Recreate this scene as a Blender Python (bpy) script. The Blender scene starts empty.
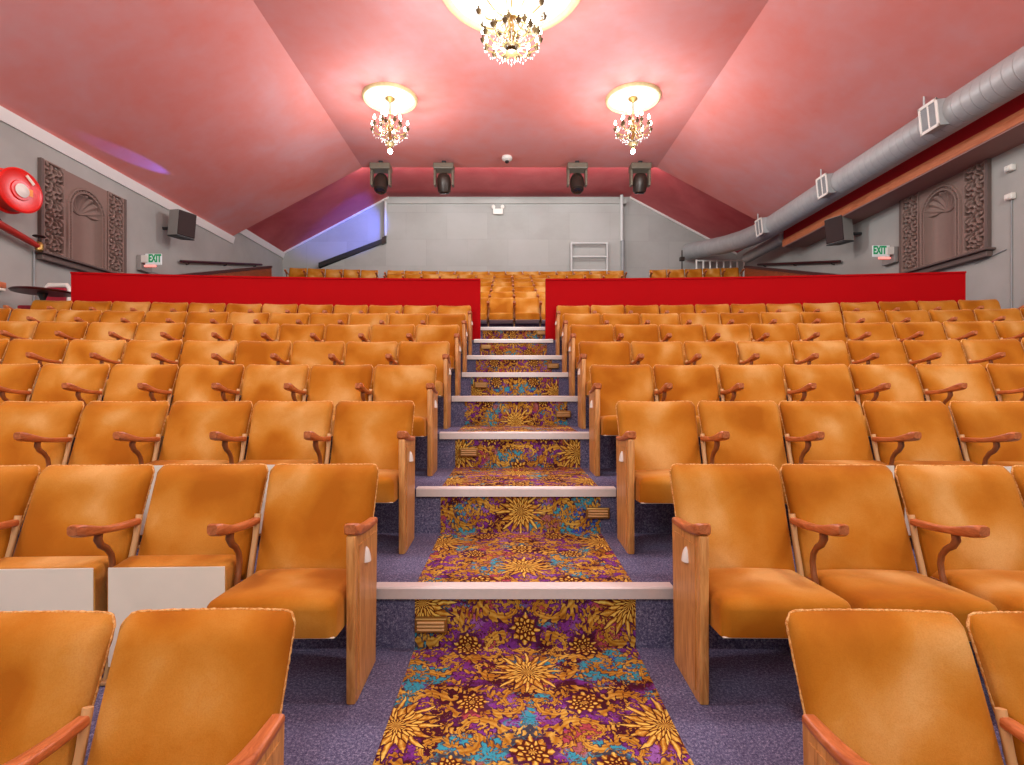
import bpy, bmesh, math, random
from mathutils import Vector, Matrix
random.seed(7)
PI = math.pi
SC = bpy.context.scene
COL = SC.collection
CH = 1.12            # eye height above the floor of the second row
F = 520.0            # focal length in pixels of the 1024 px frame

# ------------------------------------------------------------------ node helpers
class S:
    """a socket or number that can be combined with python operators"""
    def __init__(s, nt, v): s.nt, s.v = nt, v
    def _op(s, op, *a):
        n = s.nt.nodes.new('ShaderNodeMath'); n.operation = op
        for i, x in enumerate((s,) + a):
            x = x.v if isinstance(x, S) else x
            if isinstance(x, (int, float)): n.inputs[i].default_value = x
            else: s.nt.links.new(x, n.inputs[i])
        return S(s.nt, n.outputs[0])
    def __add__(s, o): return s._op('ADD', o)
    def __sub__(s, o): return s._op('SUBTRACT', o)
    def __mul__(s, o): return s._op('MULTIPLY', o)
    def __truediv__(s, o): return s._op('DIVIDE', o)
    def __radd__(s, o): return s._op('ADD', o)
    def __rmul__(s, o): return s._op('MULTIPLY', o)
    def __rsub__(s, o): return S(s.nt, o)._op('SUBTRACT', s)
    def sin(s): return s._op('SINE')
    def cos(s): return s._op('COSINE')
    def abs(s): return s._op('ABSOLUTE')
    def sqrt(s): return s._op('SQRT')
    def max(s, o): return s._op('MAXIMUM', o)
    def min(s, o): return s._op('MINIMUM', o)
    def atan2(s, o): return s._op('ARCTAN2', o)
    def log(s): return s._op('LOGARITHM', math.e)
    def pingpong(s, o): return s._op('PINGPONG', o)
    def fract(s): return s._op('FRACT')
    def floor(s): return s._op('FLOOR')
    def step(s, lo, hi):
        n = s.nt.nodes.new('ShaderNodeMapRange'); n.interpolation_type = 'SMOOTHSTEP'
        s.nt.links.new(s.v, n.inputs[0]); n.inputs[1].default_value = lo; n.inputs[2].default_value = hi
        return S(s.nt, n.outputs[0])

def srgb(r, g, b):
    f = lambda c: (c/255/12.92) if c/255 <= .04045 else ((c/255+.055)/1.055)**2.4
    return (f(r), f(g), f(b), 1)

class M:
    def __init__(s, name):
        s.m = bpy.data.materials.new(name); s.m.use_nodes = True
        s.nt = s.m.node_tree; s.b = s.nt.nodes['Principled BSDF']
    def n(s, t, **k):
        n = s.nt.nodes.new(t)
        for a, v in k.items(): setattr(n, a, v)
        return n
    def set(s, **k):
        for a, v in k.items():
            i = s.b.inputs[a.replace('_', ' ')]
            v = v.v if isinstance(v, S) else v
            if isinstance(v, bpy.types.NodeSocket): s.nt.links.new(v, i)
            else: i.default_value = v
        return s
    def coord(s, kind='Object', scale=None, rand=False):
        t = s.n('ShaderNodeTexCoord').outputs[kind]
        if rand:
            oi = s.n('ShaderNodeObjectInfo')
            v = s.n('ShaderNodeVectorMath', operation='SCALE'); v.inputs[0].default_value = (37, 19, 53)
            s.nt.links.new(oi.outputs['Random'], v.inputs['Scale'])
            a = s.n('ShaderNodeVectorMath', operation='ADD')
            s.nt.links.new(t, a.inputs[0]); s.nt.links.new(v.outputs[0], a.inputs[1]); t = a.outputs[0]
        if scale:
            mp = s.n('ShaderNodeMapping'); mp.inputs['Scale'].default_value = scale
            s.nt.links.new(t, mp.inputs[0]); t = mp.outputs[0]
        return t
    def noise(s, vec, scale, detail=3, rough=.5, dist=0, color=False):
        n = s.n('ShaderNodeTexNoise'); s.nt.links.new(vec, n.inputs['Vector'])
        n.inputs['Scale'].default_value = scale; n.inputs['Detail'].default_value = detail
        n.inputs['Roughness'].default_value = rough; n.inputs['Distortion'].default_value = dist
        return n.outputs['Color'] if color else S(s.nt, n.outputs['Fac'])
    def mix(s, f, a, b):
        n = s.n('ShaderNodeMix', data_type='RGBA')
        for i, x in ((0, f), (6, a), (7, b)):
            x = x.v if isinstance(x, S) else x
            if isinstance(x, bpy.types.NodeSocket): s.nt.links.new(x, n.inputs[i])
            else: n.inputs[i].default_value = x
        return n.outputs[2]
    def ramp(s, f, stops):
        n = s.n('ShaderNodeValToRGB'); s.nt.links.new(f.v, n.inputs[0])
        e = n.color_ramp.elements
        while len(e) < len(stops): e.new(.5)
        for k, (p, c) in zip(e, stops): k.position = p; k.color = c
        return n.outputs[0]
    def bump(s, h, strength=.3, dist=.01):
        n = s.n('ShaderNodeBump'); n.inputs['Strength'].default_value = strength; n.inputs['Distance'].default_value = dist
        s.nt.links.new(h.v, n.inputs['Height']); s.nt.links.new(n.outputs[0], s.b.inputs['Normal'])
        return s

def plain(name, c, rough=.6, metal=0., var=.12, scale=6, spec=.5):
    m = M(name); f = m.noise(m.coord('Object'), scale, 4, .6)
    c2 = tuple(x*(1-var*2) for x in c[:3])+(1,); c1 = tuple(min(1, x*(1+var)) for x in c[:3])+(1,)
    m.set(Base_Color=m.mix(f, c2, c1), Roughness=rough, Metallic=metal, Specular_IOR_Level=spec)
    return m.m

def glow(name, c, st):
    m = M(name); m.set(Base_Color=(.8, .8, .8, 1), Emission_Color=c, Emission_Strength=st); return m.m

MAT = {}
def build_materials():
    # velvet
    m = M('velvet'); v = m.coord('Object', rand=True)
    big = m.noise(v, 3.4, 1, .4, .3); fine = m.noise(v, 260, 2, .6); mid = m.noise(v, 14, 4, .65, .6)
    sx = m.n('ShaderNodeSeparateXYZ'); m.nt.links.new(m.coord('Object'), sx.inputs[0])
    side = (S(m.nt, sx.outputs[0]).abs() + (big-.5)*.35).step(.10, .21)      # darker along the side edges
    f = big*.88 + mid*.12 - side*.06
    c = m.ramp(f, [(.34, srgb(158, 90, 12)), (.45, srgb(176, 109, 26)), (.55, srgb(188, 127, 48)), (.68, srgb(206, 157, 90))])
    c = m.mix(fine.step(.35, .75)*.22, c, srgb(150, 78, 10))
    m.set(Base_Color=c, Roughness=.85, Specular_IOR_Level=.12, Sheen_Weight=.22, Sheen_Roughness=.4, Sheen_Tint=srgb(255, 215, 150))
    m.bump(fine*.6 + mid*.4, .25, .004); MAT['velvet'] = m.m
    m = M('frayed_edge'); f = m.noise(m.coord('Object', rand=True), 90, 3, .7)
    m.set(Base_Color=m.mix(f.step(.35, .65), srgb(196, 122, 46), srgb(232, 182, 112)), Roughness=.95)
    m.bump(f, .8, .01); MAT['fray'] = m.m
    def wood(name, dark, light, sc=(30, 30, 3), rough=.4):
        m = M(name); v = m.coord('Object', sc, rand=True)
        f = m.noise(v, 1.6, 5, .65, 1.2)
        m.set(Base_Color=m.ramp(f, [(.3, dark), (.7, light)]), Roughness=rough, Specular_IOR_Level=.4)
        m.bump(f, .15, .004); return m.m
    MAT['oak'] = wood('golden_oak', srgb(168, 104, 44), srgb(224, 164, 94))
    MAT['arm'] = wood('reddish_armrest_wood', srgb(150, 74, 32), srgb(206, 124, 74), (30, 4, 30), .35)
    MAT['panelwood'] = wood('red_brown_panelling', srgb(110, 46, 22), srgb(160, 78, 40), (3, 3, 14))
    MAT['trimwood'] = wood('orange_pelmet_timber', srgb(178, 92, 54), srgb(206, 122, 78), (20, 2, 20), .6)
    MAT['board'] = plain('cream_underside_board', srgb(236, 224, 204), .7, var=.04)
    MAT['hessian'] = plain('cream_painted_board', srgb(222, 200, 164), .8, var=.08, scale=30)
    MAT['iron'] = plain('brown_cast_iron', srgb(140, 82, 44), .45, .1)
    MAT['creamiron'] = plain('cream_painted_iron', srgb(206, 160, 104), .5)
    MAT['white'] = plain('white_plastic', srgb(232, 226, 214), .5, var=.03)
    MAT['conduit'] = plain('pale_grey_conduit', srgb(196, 196, 190), .5, var=.04)
    MAT['cornice'] = plain('white_cornice_paint', srgb(226, 220, 212), .55, var=.03)
    MAT['nosing'] = plain('ribbed_grey_metal', srgb(222, 216, 210), .45, .35, var=.05, scale=40)
    MAT['brass'] = plain('aged_brass', srgb(170, 130, 70), .35, .8)
    MAT['gilt'] = plain('cream_gilt_plaster', srgb(226, 206, 150), .5, .1, var=.15, scale=14)
    MAT['gold'] = plain('chandelier_gold', srgb(196, 160, 92), .3, .7)
    MAT['darkgold'] = plain('dark_bronze', srgb(96, 74, 44), .4, .6)
    MAT['black'] = plain('matt_black', srgb(34, 32, 32), .55)
    MAT['brownblack'] = plain('dark_speaker_grille', srgb(52, 34, 30), .8, scale=120)
    MAT['speaker'] = plain('grey_speaker_case', srgb(150, 145, 138), .6, var=.05)
    MAT['head'] = plain('worn_dark_metal', srgb(60, 50, 42), .4, .4)
    MAT['headbase'] = plain('dusty_grey_case', srgb(112, 102, 84), .5)
    MAT['lens'] = plain('dark_glass_lens', srgb(36, 34, 40), .1)
    MAT['reel'] = plain('fire_red_enamel', srgb(226, 24, 14), .3, var=.04)
    MAT['hosered'] = plain('red_pipe_paint', srgb(176, 40, 26), .4)
    MAT['hose'] = plain('black_rubber_hose', srgb(48, 24, 22), .6)
    MAT['label_orange'] = plain('orange_sticker', srgb(250, 150, 60), .5, var=.02)
    MAT['partition'] = plain('scarlet_partition_paint', srgb(176, 0, 8), .7, var=.03, scale=2, spec=.1)
    MAT['bulkred'] = plain('deep_red_bulkhead_paint', srgb(176, 8, 24), .6, var=.05)
    MAT['soffit'] = plain('mauve_brown_soffit', srgb(158, 118, 108), .7, var=.05)
    MAT['plaque'] = plain('mauve_brown_plaster', srgb(138, 112, 100), .7, var=.05, scale=12)
    MAT['plaquedark'] = plain('dark_plaster_frame', srgb(104, 86, 78), .65, var=.08)
    MAT['grille'] = plain('vent_grille_metal', srgb(150, 152, 150), .5)
    MAT['tabletop'] = plain('dark_red_brown_table', srgb(64, 16, 18), .35)
    MAT['chairred'] = plain('crimson_chair_pad', srgb(164, 20, 44), .6)
    MAT['green'] = glow('exit_green', srgb(0, 140, 84), .5); MAT['green'].node_tree.nodes['Principled BSDF'].inputs['Base Color'].default_value = srgb(0, 120, 70)
    MAT['signface'] = glow('lit_sign_face', srgb(190, 215, 200), .12)
    MAT['redled'] = glow('orange_red_indicator', srgb(255, 80, 40), 1.2)
    MAT['bulb'] = glow('warm_bulb', (1, .88, .68, 1), 14)
    MAT['spotbulb'] = glow('white_spot_bulb', (1, .95, .88, 1), 60)
    m = M('crystal'); m.set(Base_Color=(1, .97, .9, 1), Roughness=.05, Transmission_Weight=.75, IOR=1.5,
                            Emission_Color=(1, .9, .7, 1), Emission_Strength=.0); m.noise(m.coord(), 3); MAT['crystal'] = m.m
    # ceiling paint: coral, with sheen and haze painted in as paler mauve clouds
    m = M('coral_ceiling_painted_sheen'); v = m.coord('Object')
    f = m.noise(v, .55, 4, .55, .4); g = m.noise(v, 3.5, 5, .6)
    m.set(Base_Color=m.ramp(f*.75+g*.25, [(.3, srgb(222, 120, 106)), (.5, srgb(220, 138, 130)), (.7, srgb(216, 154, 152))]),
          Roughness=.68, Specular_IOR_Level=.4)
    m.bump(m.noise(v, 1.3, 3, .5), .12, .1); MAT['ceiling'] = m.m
    m = M('red_ceiling_painted_shade'); v = m.coord('Object'); f = m.noise(v, .9, 5, .6, .5)
    m.set(Base_Color=m.ramp(f, [(.3, srgb(184, 60, 64)), (.7, srgb(206, 92, 94))]), Roughness=.5); MAT['ceilingfar'] = m.m  # rear ceiling: the weaker light there is put into a darker red
    # wall
    m = M('grey_wall_paint'); v = m.coord('Object'); f = m.noise(v, .8, 4, .6); g = m.noise(v, 60, 2)
    m.set(Base_Color=m.ramp(f, [(.3, srgb(158, 156, 148)), (.7, srgb(176, 174, 166))]), Roughness=.75, Specular_IOR_Level=.3)
    m.bump(g, .1, .01); MAT['wall'] = m.m
    # patched back wall: repainted rectangles
    m = M('patched_grey_wall_paint'); v = m.coord('Object', (.75, 1, .95))
    br = m.n('ShaderNodeTexBrick'); m.nt.links.new(m.coord('Object', (1, 1, 1)), br.inputs['Vector'])
    mp = m.n('ShaderNodeMapping'); m.nt.links.new(m.coord('Object'), mp.inputs[0]); mp.inputs['Rotation'].default_value = (PI/2, 0, 0)
    m.nt.links.new(mp.outputs[0], br.inputs['Vector'])
    br.inputs['Color1'].default_value = srgb(168, 166, 158); br.inputs['Color2'].default_value = srgb(157, 155, 147)
    br.inputs['Mortar'].default_value = srgb(153, 151, 143); br.inputs['Scale'].default_value = 1
    br.inputs['Mortar Size'].default_value = .008; br.inputs['Brick Width'].default_value = 1.25; br.inputs['Row Height'].default_value = .82
    f = m.noise(v, 1.2, 5, .65)
    m.set(Base_Color=m.mix(f.step(.3, .7)*.6, br.outputs[0], srgb(174, 172, 166)), Roughness=.75); MAT['backwall'] = m.m
    # blue-grey loop carpet
    m = M('navy_speckled_carpet'); v = m.coord('Object')
    f = m.noise(v, 210, 3, .8); g = m.noise(v, 5, 4, .6); h = m.noise(v, 95, 2, .6)
    c = m.ramp(f*.6+h*.4, [(.38, srgb(62, 60, 88)), (.52, srgb(108, 104, 134)), (.64, srgb(172, 166, 186))])
    c = m.mix(g.step(.4, .75)*.35, c, srgb(70, 62, 84))
    m.set(Base_Color=c, Roughness=.95, Specular_IOR_Level=.1); m.bump(f, .7, .006); MAT['carpet'] = m.m
    # galvanised duct
    m = M('galvanised_duct'); v = m.coord('Object'); f = m.noise(v, 7, 4, .6)
    sx = m.n('ShaderNodeSeparateXYZ'); m.nt.links.new(v, sx.inputs[0])
    ring = ((S(m.nt, sx.outputs[1])*7.0).fract()-.5).abs().step(.42, .5)
    c = m.mix(f, srgb(158, 160, 158), srgb(186, 188, 184)); c = m.mix(ring*.3, c, srgb(128, 130, 128))
    m.set(Base_Color=c, Roughness=.5, Metallic=.25); m.bump(ring, .5, .01); MAT['duct'] = m.m
    build_runner()

def build_runner():
    m = M('baroque_runner_carpet'); nt = m.nt
    uv = m.coord('UV')
    wn = m.n('ShaderNodeVectorMath', operation='SCALE'); wn.inputs['Scale'].default_value = .05
    nc = m.noise(uv, 9, 2, .5, color=True)
    sub = m.n('ShaderNodeVectorMath', operation='SUBTRACT'); nt.links.new(nc, sub.inputs[0]); sub.inputs[1].default_value = (.5, .5, .5)
    nt.links.new(sub.outputs[0], wn.inputs[0])
    ad = m.n('ShaderNodeVectorMath', operation='ADD'); nt.links.new(uv, ad.inputs[0]); nt.links.new(wn.outputs[0], ad.inputs[1])
    sx = m.n('ShaderNodeSeparateXYZ'); nt.links.new(uv, sx.inputs[0])
    sw = m.n('ShaderNodeSeparateXYZ'); nt.links.new(ad.outputs[0], sw.inputs[0])
    u, v = S(nt, sx.outputs[0]), S(nt, sx.outputs[1])
    uw, vw = S(nt, sw.outputs[0]), S(nt, sw.outputs[1])
    au = uw.abs()
    def comb(a, b):
        c = m.n('ShaderNodeCombineXYZ'); nt.links.new(a.v, c.inputs[0]); nt.links.new(b.v, c.inputs[1]); return c.outputs[0]
    P = .72
    # ground: maroon, purple and turquoise clouds
    n3 = m.noise(comb(u, v), 55, 3, .65); jit = (n3-.5)
    n1 = m.noise(comb(u, v), 5.0, 2, .5, .3); n2 = m.noise(comb(u+5.3, v+2.1), 3.6, 2, .5, .4)
    base = m.mix((n1+jit*.2).step(.40, .50), srgb(72, 20, 38), srgb(122, 52, 138))
    base = m.mix((n1+jit*.3).step(.58, .64), base, srgb(150, 96, 168))
    base = m.mix((n2+jit*.25).step(.545, .585), base, srgb(58, 158, 178))
    base = m.mix((n2+jit*.25).step(.66, .69), base, srgb(62, 88, 180))
    n4 = m.noise(comb(u+9, v+4), 5.5, 2); base = m.mix((n4+jit*.2).step(.57, .62)*.8, base, srgb(186, 78, 66))
    base = m.mix(n3.step(.5, .68)*.45, base, srgb(40, 10, 24))
    # sunburst flowers: three layers of pointed petals
    def burst(du, v0, R, n, sp=.42):
        dv = ((vw - v0)/P).fract()*P - P/2
        r = (du*du + dv*dv).sqrt(); th = du.atan2(dv)
        k = (r/R)*1.6
        def layer(L, ph):
            pk = 1-((th*(n*.5)+ph).sin().abs()) + (th*(n*1.5)+ph).cos()*.12
            return (pk*sp+1-sp)*(R*L) - r, pk
        a1, p1 = layer(1.0, 0); a2, p2 = layer(.72, PI/2*1.0); a3, p3 = layer(.46, 0); a4, p4 = layer(.24, PI/2)
        tone = p1*.5+.15
        for a_, p_ in ((a2, p2), (a3, p3), (a4, p4)):
            tone = tone*(1-(a_+.008).step(0, .004)) + (p_*.55+.2)*a_.step(0, .004)
        return a1 + jit*.03, tone*.9 + jit*.25, r
    e1, t1, r1 = burst(uw, 0.0 - P/2, .145, 16)
    e2, t2, r2 = burst(au - .45, P*.5 - P/2 + .03, .155, 16)
    e3, t3, r3 = burst(au - .25, P*.27 - P/2, .062, 10, .2)
    e4, t4, r4 = burst(uw, P*.38 - P/2, .075, 8, .25)
    e5, t5, r5 = burst(au - .2, P*.72 - P/2, .065, 9, .2)
    B = ((e1, t1), (e2, t2), (e3, t3), (e4, t4), (e5, t5))
    # scrolls: serrated log-spirals round jittered cells, mirrored about the centre line
    def scroll(sc, arms, k, seed, lob, fr):
        vo = m.n('ShaderNodeTexVoronoi', voronoi_dimensions='2D'); vo.inputs['Scale'].default_value = sc; vo.inputs['Randomness'].default_value = .8
        vec = comb(au + seed, vw + seed); nt.links.new(vec, vo.inputs['Vector'])
        sp = m.n('ShaderNodeSeparateXYZ'); nt.links.new(vo.outputs['Position'], sp.inputs[0])
        dx = au + seed - S(nt, sp.outputs[0]); dy = vw + seed - S(nt, sp.outputs[1])
        r = (dx*dx+dy*dy).sqrt(); q = r*sc; th = dx.atan2(dy)
        ph = th*arms + (q + .06).log()*k
        s = ph.sin(); ser = (th*fr - q*26).sin()*lob + (th*5 + q*50).sin()*lob*.5
        return s + ser - (q-.45).max(0)*1.2, ph
    s1, h1 = scroll(5.2, 2, 5.0, 1.3, .34, 11)
    s2, h2 = scroll(10.5, 2, 4.0, 4.7, .38, 7)
    s3 = m.noise(comb(au*1.0+3, vw), 30, 2, .6, 2.2)
    g1 = s1.step(.54, .62); g2 = s2.step(.64, .72); g3 = s3.step(.60, .625)
    gold = g1.max(g2).max(g3*.85)
    dark = s1.step(.06, .2).max(s2.step(.22, .36)).max(s3.step(.535, .56))
    vein = (h1*3).sin().abs()*.6 + (n3*.8)
    fl = None; tn = None
    for e, t in B:
        gold = gold*(1-(e+.016).step(0, .004)); dark = dark.max((e+.020).step(0, .010)*.7)
        k_ = e.step(0, .004); fl = k_ if fl is None else fl.max(k_); tn = t*k_ if tn is None else tn.max(t*k_)
    gn = m.noise(comb(u, v), 11, 3, .6)
    goldc = m.ramp(gn*.6+vein*.28, [(.30, srgb(122, 62, 22)), (.5, srgb(180, 124, 36)), (.72, srgb(226, 188, 88))])
    flc = m.ramp(tn + jit*.3, [(.18, srgb(84, 32, 18)), (.36, srgb(178, 114, 28)), (.62, srgb(238, 202, 96))])
    c = m.mix(dark*.85, base, srgb(64, 20, 26)); c = m.mix(gold, c, goldc); c = m.mix(fl, c, flc)
    c = m.mix(m.noise(comb(u, v), 330, 2, .7).step(.4, .7)*.25, c, srgb(70, 40, 40))
    m.set(Base_Color=c, Roughness=.95, Specular_IOR_Level=.08)
    m.bump(m.noise(comb(u, v), 260, 2, .7), .5, .004)
    MAT['runner'] = m.m
build_materials()
#CUT
# ------------------------------------------------------------------ mesh helpers
class MB:
    def __init__(s): s.v, s.f, s.uv = [], [], None
    def add(s, vs, fs):
        o = len(s.v); s.v += [tuple(p) for p in vs]; s.f += [tuple(i+o for i in f) for f in fs]; return s
    def box(s, a, b, bevel=0, mat=None):
        bm = bmesh.new(); bmesh.ops.create_cube(bm, size=1)
        for v in bm.verts:
            v.co = Vector([(a[i]+b[i])/2 + v.co[i]*(b[i]-a[i]) for i in range(3)])
        if bevel: bmesh.ops.bevel(bm, geom=bm.edges[:], offset=bevel, segments=2, affect='EDGES', profile=.5)
        return s.bm(bm, mat)
    def bm(s, bm, mat=None):
        if mat: bm.transform(mat)
        bm.verts.index_update()
        s.add([v.co for v in bm.verts], [[v.index for v in f.verts] for f in bm.faces]); bm.free(); return s
    def tube(s, pts, r, n=8, cap=True, flat=None):
        pts = [Vector(p) for p in pts]; rs = r if isinstance(r, (list, tuple)) else [r]*len(pts)
        vs, up0 = [], None
        for i, p in enumerate(pts):
            t = (pts[min(i+1, len(pts)-1)] - pts[max(i-1, 0)]).normalized()
            if up0 is None: up0 = Vector((1, 0, 0)) if abs(t.x) < .8 else Vector((0, 0, 1))
            a = (up0 - t*up0.dot(t)).normalized(); up0 = a; b = t.cross(a)
            for k in range(n):
                q = 2*PI*(k+.5)/n
                vs.append(p + a*math.cos(q)*rs[i]*(flat or 1) + b*math.sin(q)*rs[i])
        fs = [[i*n+k, i*n+(k+1) % n, (i+1)*n+(k+1) % n, (i+1)*n+k] for i in range(len(pts)-1) for k in range(n)]
        if cap: fs += [list(range(n))[::-1], [(len(pts)-1)*n+k for k in range(n)]]
        return s.add(vs, fs)
    def lathe(s, prof, n=24, mat=None):
        """prof: (r, z) pairs, around z"""
        vs = [(r*math.cos(2*PI*k/n), r*math.sin(2*PI*k/n), z) for r, z in prof for k in range(n)]
        fs = [[i*n+k, i*n+(k+1) % n, (i+1)*n+(k+1) % n, (i+1)*n+k] for i in range(len(prof)-1) for k in range(n)]
        fs += [list(range(n))[::-1], [(len(prof)-1)*n+k for k in range(n)]]
        if mat: vs = [mat @ Vector(v) for v in vs]
        return s.add(vs, fs)
    def prism(s, poly, axis, a, b):
        """poly in the other two axes, extruded along axis from a to b"""
        def P(p, t):
            q = list(p); q.insert(axis, t); return q
        n = len(poly)
        return s.add([P(p, a) for p in poly]+[P(p, b) for p in poly],
                     [list(range(n))[::-1], list(range(n, 2*n))]+[[i, (i+1) % n, n+(i+1) % n, n+i] for i in range(n)])
    def build(s, name, mat, parent=None, smooth=None, **props):
        me = bpy.data.meshes.new(name); me.from_pydata(s.v, [], s.f); me.update()
        bm = bmesh.new(); bm.from_mesh(me); bmesh.ops.recalc_face_normals(bm, faces=bm.faces)
        if smooth is not None:
            for f in bm.faces: f.smooth = True
            for e in bm.edges:
                if len(e.link_faces) == 2 and e.calc_face_angle(0) > math.radians(smooth): e.smooth = False
        bm.to_mesh(me); bm.free()
        me.materials.append(MAT[mat] if isinstance(mat, str) else mat)
        o = bpy.data.objects.new(name, me); COL.objects.link(o)
        if parent: o.parent = parent
        for k, v in props.items(): o[k] = v
        return o

def thing(name, label, cat, loc=(0, 0, 0), rz=0, group=None):
    o = bpy.data.objects.new(name, None); COL.objects.link(o); o.empty_display_size = .1
    o.location = loc; o.rotation_euler = (0, 0, rz); tag(o, label, cat, group); return o
def tag(o, label, cat, group=None):
    o['label'] = label; o['category'] = cat
    if group: o['group'] = group
    return o
def struct(mb, name, mat, smooth=None):
    o = mb.build(name, mat, None, smooth); o['kind'] = 'structure'; return o
def dup(o, parent=None):
    c = o.copy(); COL.objects.link(c)
    if parent: c.parent = parent
    for ch in list(o.children): dup(ch, c)
    return c

# ------------------------------------------------------------------ levels
CURV = .012
NOSE_Y = [2.26 + .86*i for i in range(8)]
NOSE_Z = [CH + z for z in (-.857, -.594, -.333, -.066, .182, .425, .712, .99)]
LINES = [(-.32+.86, -.526), (1.40, 0.0)] + list(zip(NOSE_Y, NOSE_Z))   # (riser line, level behind it)
LINES[0] = (.54, -.290)
R0, RISE_R = 9.95, .28
REAR_LINE = [R0 + .86*j for j in range(7)]
REAR_Z = [NOSE_Z[7] + RISE_R*j for j in range(7)]
for j in range(6): LINES.append((REAR_LINE[j], REAR_Z[j+1]))
BACK = 16.15
XL, XR = -7.0, 7.1
def cy(x): return -CURV*x*x

# floor: one stepped slab, every step front slightly curved
xs = [XL + (XR-XL)*i/40 for i in range(41)]
prof = [(-4.0, -.526)]
for (y, z), zp in zip(LINES, [-.526]+[l[1] for l in LINES]):
    prof += [(y, zp), (y, z)]
prof.append((BACK+.1, LINES[-1][1]))
mb = MB(); n = len(prof)
vs = [(x, y + (cy(x) if 0 < i < n-1 else 0), z) for x in xs for i, (y, z) in enumerate(prof)]
fs = [[k*n+i, (k+1)*n+i, (k+1)*n+i+1, k*n+i+1] for k in range(len(xs)-1) for i in range(n-1)]
mb.add(vs, fs)
struct(mb, 'floor', 'carpet')

# ------------------------------------------------------------------ room shell
HC = CH + 5.65; HC2 = CH + 6.0; XCL, XCR = -3.70, 3.78; YE = 13.2
def slope_z(x, hc): return hc - .53*((XCL - x) if x < XCL else (x - XCR) if x > XCR else 0)
mb = MB()
pr = [(XL, slope_z(XL, HC)), (XCL, HC), (XCR, HC), (XR, slope_z(XR, HC))]
top = [(x, z+.12) for x, z in reversed(pr)]
mb.prism(pr+top, 1, -4.0, YE)
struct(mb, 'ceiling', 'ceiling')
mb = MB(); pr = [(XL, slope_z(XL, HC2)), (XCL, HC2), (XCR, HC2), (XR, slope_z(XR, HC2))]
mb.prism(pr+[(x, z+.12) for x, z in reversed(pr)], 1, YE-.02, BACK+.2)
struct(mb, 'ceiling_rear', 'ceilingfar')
def side_wall(name, x0, x1, ya, yb, za, zb):
    mb = MB().box((x0, -4.1, -.6), (x1, ya, HC2)).box((x0, yb, -.6), (x1, BACK+.2, HC2))
    mb.box((x0, ya, -.6), (x1, yb, za)).box((x0, ya, zb), (x1, yb, HC2)); struct(mb, name, 'wall')
side_wall('wall_left', XL-.15, XL, 7.82, 9.38, CH+2.06, CH+3.42)
side_wall('wall_right', XR, XR+.15, 7.72, 9.28, CH+2.08, CH+3.44)
struct(MB().box((XL-.15, -4.2, -.6), (XR+.15, -4.0, HC2+.2)), 'wall_front', 'wall')
struct(MB().box((XL-.15, BACK, -.6), (XR+.15, BACK+.2, HC2+.2)), 'wall_back', 'backwall')
# centre of the back wall stands forward, with a stair slope on its left
mb = MB()
mb.prism([(-3.78, CH+1.6), (3.5, CH+1.6), (3.5, CH+5.83), (-3.78, CH+5.83)], 1, BACK-.22, BACK)
mb.prism([(-5.75, CH+2.4), (-3.78, CH+2.4), (-3.78, CH+4.5), (-5.75, CH+3.72)], 1, BACK-.22, BACK)
struct(mb, 'wall_back_projection', 'backwall')
struct(MB().box((-3.78, BACK-.26, CH+5.70), (3.62, BACK-.0, CH+5.83)), 'trim_1', 'wall')
# cornices on the left wall
mb = MB(); pf = [(XL, 3.71), (XL+.03, 3.71), (XL+.04, 3.74), (XL+.065, 3.83), (XL+.075, 3.88), (XL, 3.92)]
mb.prism([(x, z+CH) for x, z in pf], 1, -4.0, YE)
struct(mb, 'trim_2', 'cornice')
mb = MB(); mb.prism([(x, z+CH+.38) for x, z in pf], 1, YE, BACK)
struct(mb, 'trim_3', 'cornice')
# right bulkhead: red face, timber edge, soffit
XB, ZB = 6.57, CH+3.42
mb = MB().box((XB, -4, ZB+.15), (XR, 12.4, CH+4.27)); struct(mb, 'wall_right_bulkhead', 'bulkred')
mb = MB().box((XB-.02, -4, ZB), (XR, 12.42, ZB+.16)); struct(mb, 'trim_4', 'trimwood')
mb = MB().box((XB-.01, -4, ZB-.02), (XR, 12.4, ZB)); struct(mb, 'trim_5', 'soffit')
mb = MB()
for x0, x1 in ((XL, XCL), (XCR, XR)):
    z0, z1 = slope_z(x0, HC2), slope_z(x1, HC2)
    mb.prism([(x0, z0-.06), (x1, z1-.06), (x1, z1+.02), (x0, z0+.02)], 1, BACK-.05, BACK)
struct(mb, 'trim_6', 'cornice')

# ------------------------------------------------------------------ aisle
def px(x, d): return (x-508)/F*d
rw, rc = .478, .075
pts = [(0.56, -.290+.008)]
for (y, z) in LINES[1:10]:
    pts += [(y-.008, pts[-1][1]), (y-.008, z+.005)]
pts.append((9.3, pts[-1][1]))
me = bpy.data.meshes.new('carpet_runner'); vv, ff, uvs = [], [], []
arc = [0.0]
for a, b in zip(pts, pts[1:]): arc.append(arc[-1]+math.hypot(b[0]-a[0], b[1]-a[1]))
i0 = [i for i, p in enumerate(pts) if abs(p[0]-(2.26-.008)) < 1e-6][0]
aref = arc[i0] - .195          # a sunburst sits .195 m before the first riser
for p, a in zip(pts, arc):
    for x in (-rw, rw): vv.append((rc+x, p[0], p[1])); uvs.append((x, a-aref + 7.2))
for i in range(len(pts)-1): ff.append((2*i, 2*i+1, 2*i+3, 2*i+2))
nv = len(vv)
for k in range(nv):
    x, y, z = vv[k]; vv.append((x, y+.008 if True else y, z-.008)); uvs.append(uvs[k])
for i in range(len(pts)-1):
    a, b = 2*i, 2*i+2
    ff += [(a, b, b+nv, a+nv), (a+1, a+1+nv, b+1+nv, b+1)]
me.from_pydata(vv, [], ff); ul = me.uv_layers.new(name='UVMap')
for l in me.loops: ul.data[l.index].uv = uvs[l.vertex_index]
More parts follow.
